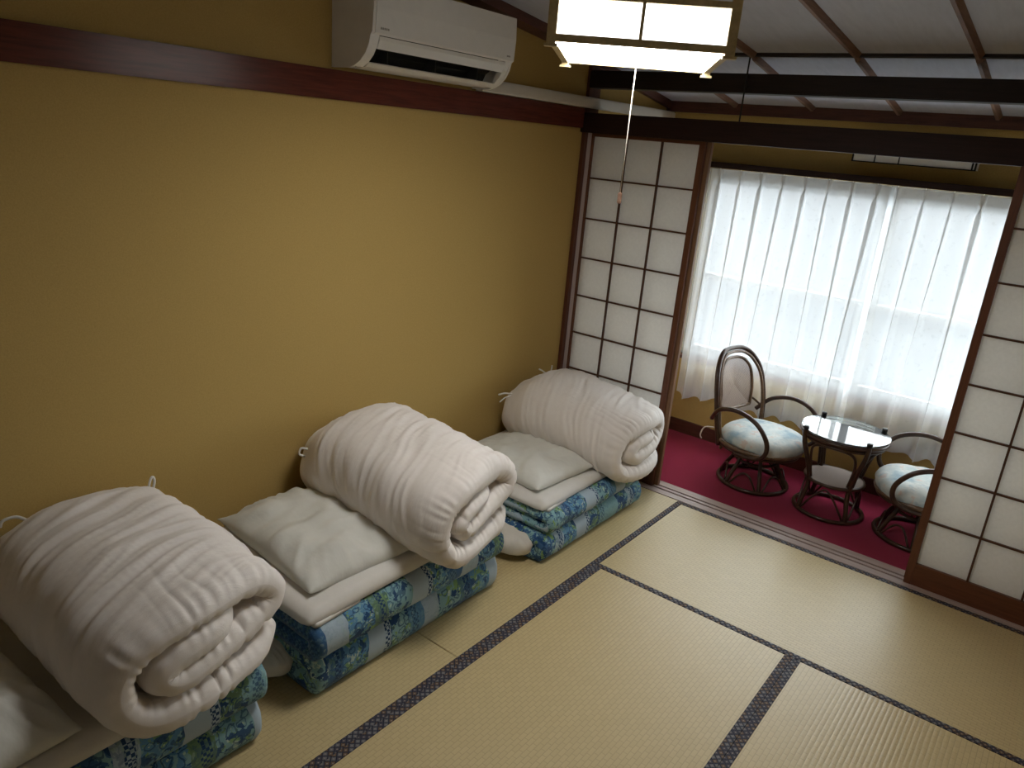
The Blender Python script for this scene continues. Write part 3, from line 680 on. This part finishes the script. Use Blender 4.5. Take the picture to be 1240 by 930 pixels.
def comforter(yc, z0, xb, xf, sy, sz, seed, label, lean=0.0, back_h=1.1, yshift=0.0, droop=0.0, xsup=-0.2):
    """quilt folded round itself; axis perpendicular to the wall"""
    key = [(0.255, 0.048), (0.12, 0.045), (-0.06, 0.045), (-0.17, 0.055), (-0.225, 0.115), (-0.232, 0.19), (-0.19, 0.265), (-0.09, 0.305), (0.04, 0.312), (0.15, 0.295), (0.205, 0.245), (0.195, 0.195), (0.12, 0.168), (0.0, 0.152), (-0.095, 0.140), (-0.135, 0.175), (-0.09, 0.215), (0.02, 0.228), (0.10, 0.238)]
    path = [(p.x * sy, p.y * sz) for p in catmull([(a, b, 0) for a, b in key], 7)]
    def disp(s, e, side, dl, dh):
        rim = math.exp(-dh / 0.075); rimb = math.exp(-dl / 0.06)
        # gathered puckers along the stitched rim
        ph = s * 128 + 13 * noise.noise(Vector((s * 5.5, seed, 0))) + 2.2 * noise.noise(Vector((s * 8, e * 7, seed)))
        amp = sstep(-0.12, 0.30, noise.noise(Vector((s * 5.2, seed, 4)))) * (0.6 + 0.6 * abs(noise.noise(Vector((s * 13, seed, 8)))))
        reach = math.exp(-dh / (0.062 + 0.045 * abs(noise.noise(Vector((s * 9, seed, 12))))))
        w = 0.004 * rim - reach * 0.027 * amp * (1 - abs(math.sin(ph * 0.5))) ** 1.8 + rim * 0.007 * noise.noise(Vector((s * 17, e * 8, seed)))
        w += math.exp(-dh / 0.030) * 0.0048 * (0.4 + abs(noise.noise(Vector((s * 10, seed, 40)))) * 1.6) * math.sin(s * 175 + 7 * noise.noise(Vector((s * 11, seed, 30))))
        w += rimb * 0.005 * math.sin(s * 50)
        # long soft creases running round the roll, slightly oblique
        sk = e + 0.30 * s + 0.03 * noise.noise(Vector((s * 5, e * 5, seed + 3)))
        body = sstep(0.02, 0.12, dh)
        c1_ = 1 - abs(noise.noise(Vector((sk * 13, s * 2.2, seed + 2)))) * 3.2
        c2_ = 1 - abs(noise.noise(Vector((sk * 27, s * 3.4, seed + 9)))) * 3.0
        c3_ = 1 - abs(noise.noise(Vector((sk * 52, s * 5.0, seed + 31)))) * 3.0
        w += body * (0.0045 * max(c1_, -0.6) + 0.0034 * max(c2_, -0.6) + 0.0011 * max(c3_, -0.5))
        w += 0.012 * noise.noise(Vector((e * 4, s * 4, seed + 20)))
        return w
    Ltot = xf - xb
    def deform(P):
        u = (P.x - xb) / Ltot
        b = sstep(0.0, 0.22, u); k = 0.80 + 0.20 * b
        hgt = (back_h + (1 - back_h) * sstep(0.15, 1.0, u))
        y = P.y * (0.82 + 0.13 * b + 0.05 * u)
        z = P.z * k * hgt
        # settle onto the layers below; the front end sags over the edge
        x = P.x + 0.03 * math.sin(P.y * 9 + seed) * sstep(0.75, 1, u) - lean * P.z * u
        x -= 0.05 * sstep(0.13, 0.27, P.y) * sstep(0.12, 0.0, P.z) * sstep(0.8, 1, u)
        zz = z0 + z - droop * sstep(0.55, 1.0, u)
        if x < xsup + 0.03: zz = max(zz, z0 + 0.002 * z - 0.05 * sstep(xsup, xsup + 0.03, x))   # pressed flat where the stack carries it
        return Vector((x, yc + y + yshift * (1 - u), zz))
    o = ribbon('rolled_comforter', path, xb, xf, 0.088, 0, 'comforter', 430, 140, disp, deform, 0.045, 0.06, 0.10)
    tag(o, label, 'comforter', 'rolled white comforters')
    return o
def tie(parent, xt, yt, rel, r=0.0045, side=False):
    """strap sewn to the quilt: rooted on the surface point nearest (xt, yt) - the uppermost one, or the outermost side one"""
    best = None
    for v in parent.data.vertices:
        c = v.co
        if side: k = abs(c.x - xt) + abs(c.z - yt) + (c.y * 0.5)
        else: k = abs(c.x - xt) + abs(c.y - yt) - c.z * 0.8
        if best is None or k < best[0]: best = (k, c.copy())
    p = best[1]
    return tube('tie_strap', [p] + [p + Vector(q) for q in rel], r, 'pad', parent, 5, 6)

# ---- set 2 (middle)
GM = 'folded printed mattresses'
m = folded_mattress(-2.290, -1.345, XW + 0.012, -0.212, 0.0, 0.155, 'print_a', 1, 'lower blue and green printed folded mattress of the middle bedding stack', GM)
m = folded_mattress(-2.310, -1.355, XW + 0.012, -0.185, 0.157, 0.135, 'print_b', 2, 'upper blue and green printed folded mattress of the middle bedding stack', GM, 0.004)
pd = soft_slab('mattress_pad', -0.565, -1.842, 0.295, 0.69, 0.96, 0.045, 'pad', 0.01, 4, 0.0, 44, 0.004, 0, 2.0, None, 0.15, (0, 0), 0.10); tag(pd, 'white quilted pad on the middle bedding stack under its pillow', 'pad', 'white pads')
fl_ = soft_slab('folded_corner', 0.30, -0.36, -0.004, 0.10, 0.20, 0.012, 'pad', 0.05, 8, 0.0, 10, 0.001, 0, 2, pd)
pw = soft_slab('pillow', -0.575, -2.015, 0.341, 0.60, 0.44, 0.105, 'pillowcase', -0.06, 12, 1.0, 60, 0.019, 0.05, 0.0, None, 0.26, (-0.03, 0.0)); tag(pw, 'thin white pillow with a raised corner on the middle bedding stack', 'pillow', 'white pillows')
c2 = comforter(-1.612, 0.338, -0.885, -0.095, 0.99, 0.97, 3, 'rolled white comforter on the middle bedding stack', 0.05, 1.12, -0.02, 0.015)
LOOP = [(-0.004, 0.012, 0.022), (-0.006, 0.030, 0.026), (-0.004, 0.034, 0.010), (0.0, 0.016, 0.0)]
tie(c2, -0.80, -1.44, LOOP)
tie(c2, -0.82, 0.58, [(-0.012, -0.022, 0.006), (-0.016, -0.028, -0.018), (-0.006, -0.010, -0.03)], 0.0045, True)
sh = soft_slab('folded_sheet', -0.52, -2.318, 0.045, 0.36, 0.17, 0.085, 'sheet', 0.08, 6, 1.0, 30, 0.016, 0, 0.0, None, 0.42, (0, 0), 0.12, True); tag(sh, 'crumpled white sheet tucked beside the lower middle mattress', 'sheet', 'tucked sheets')
# ---- set 3 (far)
m = folded_mattress(-1.085, -0.185, XW + 0.012, -0.165, 0.0, 0.140, 'print_c', 5, 'lower blue printed folded mattress of the bedding stack by the screen', GM)
m = folded_mattress(-1.060, -0.150, XW + 0.012, -0.160, 0.142, 0.098, 'print_a', 6, 'upper blue printed folded mattress of the bedding stack by the screen', GM, 0.003)
pd = soft_slab('mattress_pad', -0.555, -0.64, 0.243, 0.69, 0.84, 0.042, 'pad', 0.0, 14, 0.0, 44, 0.004, 0, 2.0, None, 0.15, (0, 0), 0.10); tag(pd, 'white quilted pad on the bedding stack by the screen', 'pad', 'white pads')
soft_slab('folded_corner', 0.305, -0.31, -0.004, 0.09, 0.16, 0.012, 'pad', 0.05, 9, 0.0, 10, 0.001, 0, 2, pd)
pw = soft_slab('pillow', -0.535, -0.775, 0.287, 0.54, 0.43, 0.090, 'pillowcase', -0.08, 17, 1.0, 60, 0.014, 0.05, 0.0, None, 0.26); tag(pw, 'flat white pillow on the bedding stack by the screen', 'pillow', 'white pillows')
c3 = comforter(-0.330, 0.283, -0.865, -0.105, 1.02, 0.93, 8, 'rolled white comforter on the bedding stack by the screen', 0.05, 1.05, -0.02, 0.055)
tie(c3, -0.82, 0.52, [(-0.02, -0.035, 0.006), (-0.03, -0.075, 0.004)], 0.005, True)
tie(c3, -0.82, 0.515, [(-0.015, -0.03, -0.01), (-0.025, -0.06, -0.03)], 0.0035, True)
tie(c3, -0.79, -0.30, [(-0.01, -0.02, 0.015), (-0.015, -0.04, 0.025)]); tie(c3, -0.78, -0.26, [(0.0, 0.005, 0.02), (0.0, 0.006, 0.036)], 0.0035)
sh = soft_slab('folded_sheet', -0.40, -1.106, 0.042, 0.34, 0.18, 0.085, 'sheet', 0.08, 7, 1.0, 30, 0.016, 0, 0.0, None, 0.42, (0, 0), 0.12, True); tag(sh, 'crumpled white sheet tucked beside the lower mattress by the screen', 'sheet', 'tucked sheets')
# ---- set 1 (near)
m = folded_mattress(-3.44, -2.492, XW + 0.012, -0.195, 0.0, 0.150, 'print_b', 9, 'lower grey and blue printed folded mattress of the nearest bedding stack', GM)
m = folded_mattress(-3.43, -2.485, XW + 0.012, -0.175, 0.152, 0.140, 'print_c', 10, 'upper blue and green printed folded mattress of the nearest bedding stack', GM, 0.004)
pd = soft_slab('mattress_pad', -0.545, -3.0, 0.295, 0.72, 0.96, 0.045, 'pad', 0.0, 24, 0.0, 44, 0.004, 0, 2.0, None, 0.15, (0, 0), 0.10); tag(pd, 'white quilted pad on the nearest bedding stack', 'pad', 'white pads')
pw = soft_slab('pillow', -0.50, -3.215, 0.341, 0.60, 0.44, 0.115, 'pillowcase', 0.05, 27, 1.0, 56, 0.018, 0.05, 0.0, None, 0.22); tag(pw, 'white pillow on the nearest bedding stack at the photo edge', 'pillow', 'white pillows')
c1 = comforter(-2.690, 0.338, -0.90, -0.105, 1.04, 0.92, 15, 'rolled white comforter on the nearest bedding stack', 0.04, 1.08, -0.03, 0.01)
tie(c1, -0.80, -2.50, [(-0.006, 0.008, 0.04), (-0.008, 0.020, 0.062), (-0.006, 0.026, 0.045), (0.0, 0.010, 0.0)])
tie(c1, -0.80, -2.86, [(-0.012, -0.02, 0.012), (-0.02, -0.05, 0.008), (-0.02, -0.06, -0.01)])

# ------------------------------------------------------------------ rattan furniture
def arc_pts(pts): return [Vector(p) for p in pts]
def rattan_chair(name, loc, rz, label):
    r = empty(name, loc, rz); tag(r, label, 'chair', 'rattan swivel chairs')
    tube('base_ring', circle(0.195, 0.013, 16), 0.0125, 'rattan', r, 4, 8, True)
    tube('lower_ring', circle(0.118, 0.150, 14), 0.009, 'rattan', r, 4, 8, True)
    lm = tube_mesh('leg', [(0.192, 0, 0.018), (0.165, 0, 0.075), (0.128, 0, 0.14), (0.105, 0, 0.205)], 0.0115, 4, 8); lm.materials.append(MATS['rattan'])
    for k in range(6):
        l = link('leg', lm, None, r, True); l.rotation_euler = (0, 0, k * PI / 3 + 0.3)
    bm_ = tube_mesh('brace', [(0.19 * math.cos(-0.42), 0.19 * math.sin(-0.42), 0.022), (0.165 * math.cos(-0.2), 0.165 * math.sin(-0.2), 0.085), (0.158, 0, 0.10), (0.165 * math.cos(0.2), 0.165 * math.sin(0.2), 0.085), (0.19 * math.cos(0.42), 0.19 * math.sin(0.42), 0.022)], 0.006, 4, 6); bm_.materials.append(MATS['rattan'])
    for k in range(6):
        l = link('brace', bm_, None, r, True); l.rotation_euler = (0, 0, k * PI / 3 + 0.3 + PI / 6)
    lathe('swivel_plate', [(0, 0.200), (0.125, 0.200), (0.125, 0.222), (0, 0.222)], 'rattan', r, 28, False)
    tube('seat_frame', circle(0.235, 0.252, 18, 0.225), 0.0135, 'rattan_light', r, 4, 8, True)
    tube('seat_frame', circle(0.225, 0.228, 18, 0.215), 0.011, 'rattan', r, 4, 8, True)
    lathe('seat_deck', [(0, 0.236), (0.222, 0.236), (0.222, 0.248), (0, 0.248)], 'rattan', r, 32, False)
    cu = soft_slab('seat_cushion', 0.02, 0, 0.254, 0.46, 0.45, 0.095, 'cushion', 0, 3, 0.6, 32, 0.006, 0.0, 0.0, r, 0.40, (0, 0), 0.12, True)
    tube('cushion_tie', [(-0.20, 0.02, 0.30), (-0.27, 0.03, 0.275), (-0.285, 0.02, 0.225), (-0.28, 0.03, 0.20)], 0.004, 'cord_white', cu, 4, 6)
    cu.children[0].location = (-0.02, -0.20, -0.254)
    # backrest: double arch with cane panel
    def arch(w, zb, zt, sub=8):
        P = []
        for s, f in ((1, 0), (1, .35), (1, .7), (.86, .88), (.5, .98), (0, 1.0), (-.5, .98), (-.86, .88), (-1, .7), (-1, .35), (-1, 0)):
            z = zb + (zt - zb) * f; wy = w * s * (0.92 + 0.14 * math.sin(PI * min(1, f / 0.9)))
            x = -0.175 - 0.22 * max(0, (z - 0.2)) ** 1.05 + 0.05 * (abs(wy) / 0.22) ** 2
            P.append((x, wy, z))
        return P
    A = arch(0.205, 0.215, 0.745)
    tube('back_frame', A, 0.0145, 'rattan', r, 5, 10)
    tube('back_frame', [(x + 0.012, y * 0.93, z - 0.022) for x, y, z in A], 0.009, 'rattan_light', r, 5, 8)
    Ain = arch(0.135, 0.405, 0.690)
    ib = tube('inner_arch', Ain + [Ain[0]], 0.0095, 'rattan_light', r, 5, 8)
    C_ = catmull(Ain, 4); cen = Vector((sum(p.x for p in C_) / len(C_), 0, 0.53))
    vs = [cen] + C_; fs = [[0, i, i + 1] for i in range(1, len(C_))] + [[0, len(C_), 1]]
    link('cane_panel', mesh('cane_panel', vs, fs), 'cane', ib)
    for s in (-1, 1):
        tube('armrest', [(-0.205, s * 0.205, 0.36), (-0.13, s * 0.245, 0.445), (0.0, s * 0.262, 0.482), (0.13, s * 0.262, 0.455), (0.205, s * 0.25, 0.37), (0.195, s * 0.235, 0.285), (0.12, s * 0.225, 0.238), (0.0, s * 0.222, 0.225)], 0.013, 'rattan', r, 6, 10)
        tube('back_brace', [(-0.185, s * 0.20, 0.40), (-0.215, s * 0.17, 0.43), (-0.222, s * 0.13, 0.44)], 0.007, 'rattan', r, 4, 6)
    return r
rattan_chair('rattan_chair', (0.165, 0.575, 0.0), math.radians(-16), 'tall-backed rattan swivel chair with pale blue cushion beside the curtain, fully visible')
rattan_chair('rattan_chair', (1.050, 0.565, 0.0), math.radians(180 + 20), 'rattan swivel chair with pale blue cushion half hidden by the paper screen')

tb = empty('rattan_table', (0.610, 0.545, 0.0), 0.0); tag(tb, 'round glass-topped rattan table between the two rattan chairs', 'table')
tube('base_ring', circle(0.178, 0.012, 16), 0.0115, 'rattan', tb, 4, 8, True)
for k in range(4):
    a = PI / 4 + k * PI / 2; ca, sa = math.cos(a), math.sin(a)
    P = [(0.176, 0.016), (0.168, 0.06), (0.150, 0.13), (0.150, 0.20), (0.180, 0.30), (0.214, 0.385), (0.226, 0.44), (0.226, 0.474)]
    lg = tube('leg', [(r_ * ca, r_ * sa, z_) for r_, z_ in P], 0.0125, 'rattan', tb, 4, 10)
    c_ = lathe('leg_cap', [(0, 0.472), (0.014, 0.472), (0.014, 0.490), (0.011, 0.493), (0, 0.493)], 'black_cap', lg, 14); c_.location = (0.226 * ca, 0.226 * sa, 0)
    b0, b1 = a + 0.10, a + PI / 2 - 0.10; am = a + PI / 4
    tube('arched_brace', [(0.150 * math.cos(b0), 0.150 * math.sin(b0), 0.21), (0.178 * math.cos(b0), 0.178 * math.sin(b0), 0.33), (0.196 * math.cos(b0 + 0.18), 0.196 * math.sin(b0 + 0.18), 0.405), (0.200 * math.cos(am), 0.200 * math.sin(am), 0.425), (0.196 * math.cos(b1 - 0.18), 0.196 * math.sin(b1 - 0.18), 0.405), (0.178 * math.cos(b1), 0.178 * math.sin(b1), 0.33), (0.150 * math.cos(b1), 0.150 * math.sin(b1), 0.21)], 0.0075, 'rattan', tb, 5, 8)
    tube('floor_brace', [(0.172 * math.cos(b0), 0.172 * math.sin(b0), 0.024), (0.150 * math.cos(b0 + 0.3), 0.150 * math.sin(b0 + 0.3), 0.11), (0.140 * math.cos(am), 0.140 * math.sin(am), 0.165), (0.150 * math.cos(b1 - 0.3), 0.150 * math.sin(b1 - 0.3), 0.11), (0.172 * math.cos(b1), 0.172 * math.sin(b1), 0.024)], 0.006, 'rattan', tb, 4, 8)
tube('top_rim', circle(0.216, 0.452, 18), 0.0115, 'rattan', tb, 4, 8, True)
tube('top_rim', circle(0.208, 0.430, 18), 0.008, 'rattan', tb, 4, 8, True)
lathe('table_top', [(0, 0.455), (0.214, 0.455), (0.218, 0.466), (0, 0.466)], 'table_board', tb, 48, False)
lathe('glass_plate', [(0, 0.4675), (0.224, 0.4675), (0.2255, 0.4705), (0.224, 0.4755), (0, 0.4755)], 'table_glass', tb, 64, False)
tube('shelf_rim', circle(0.150, 0.193, 16), 0.010, 'rattan', tb, 4, 8, True)
lathe('shelf', [(0, 0.190), (0.146, 0.190), (0.146, 0.201), (0, 0.201)], 'woven', tb, 36, False)
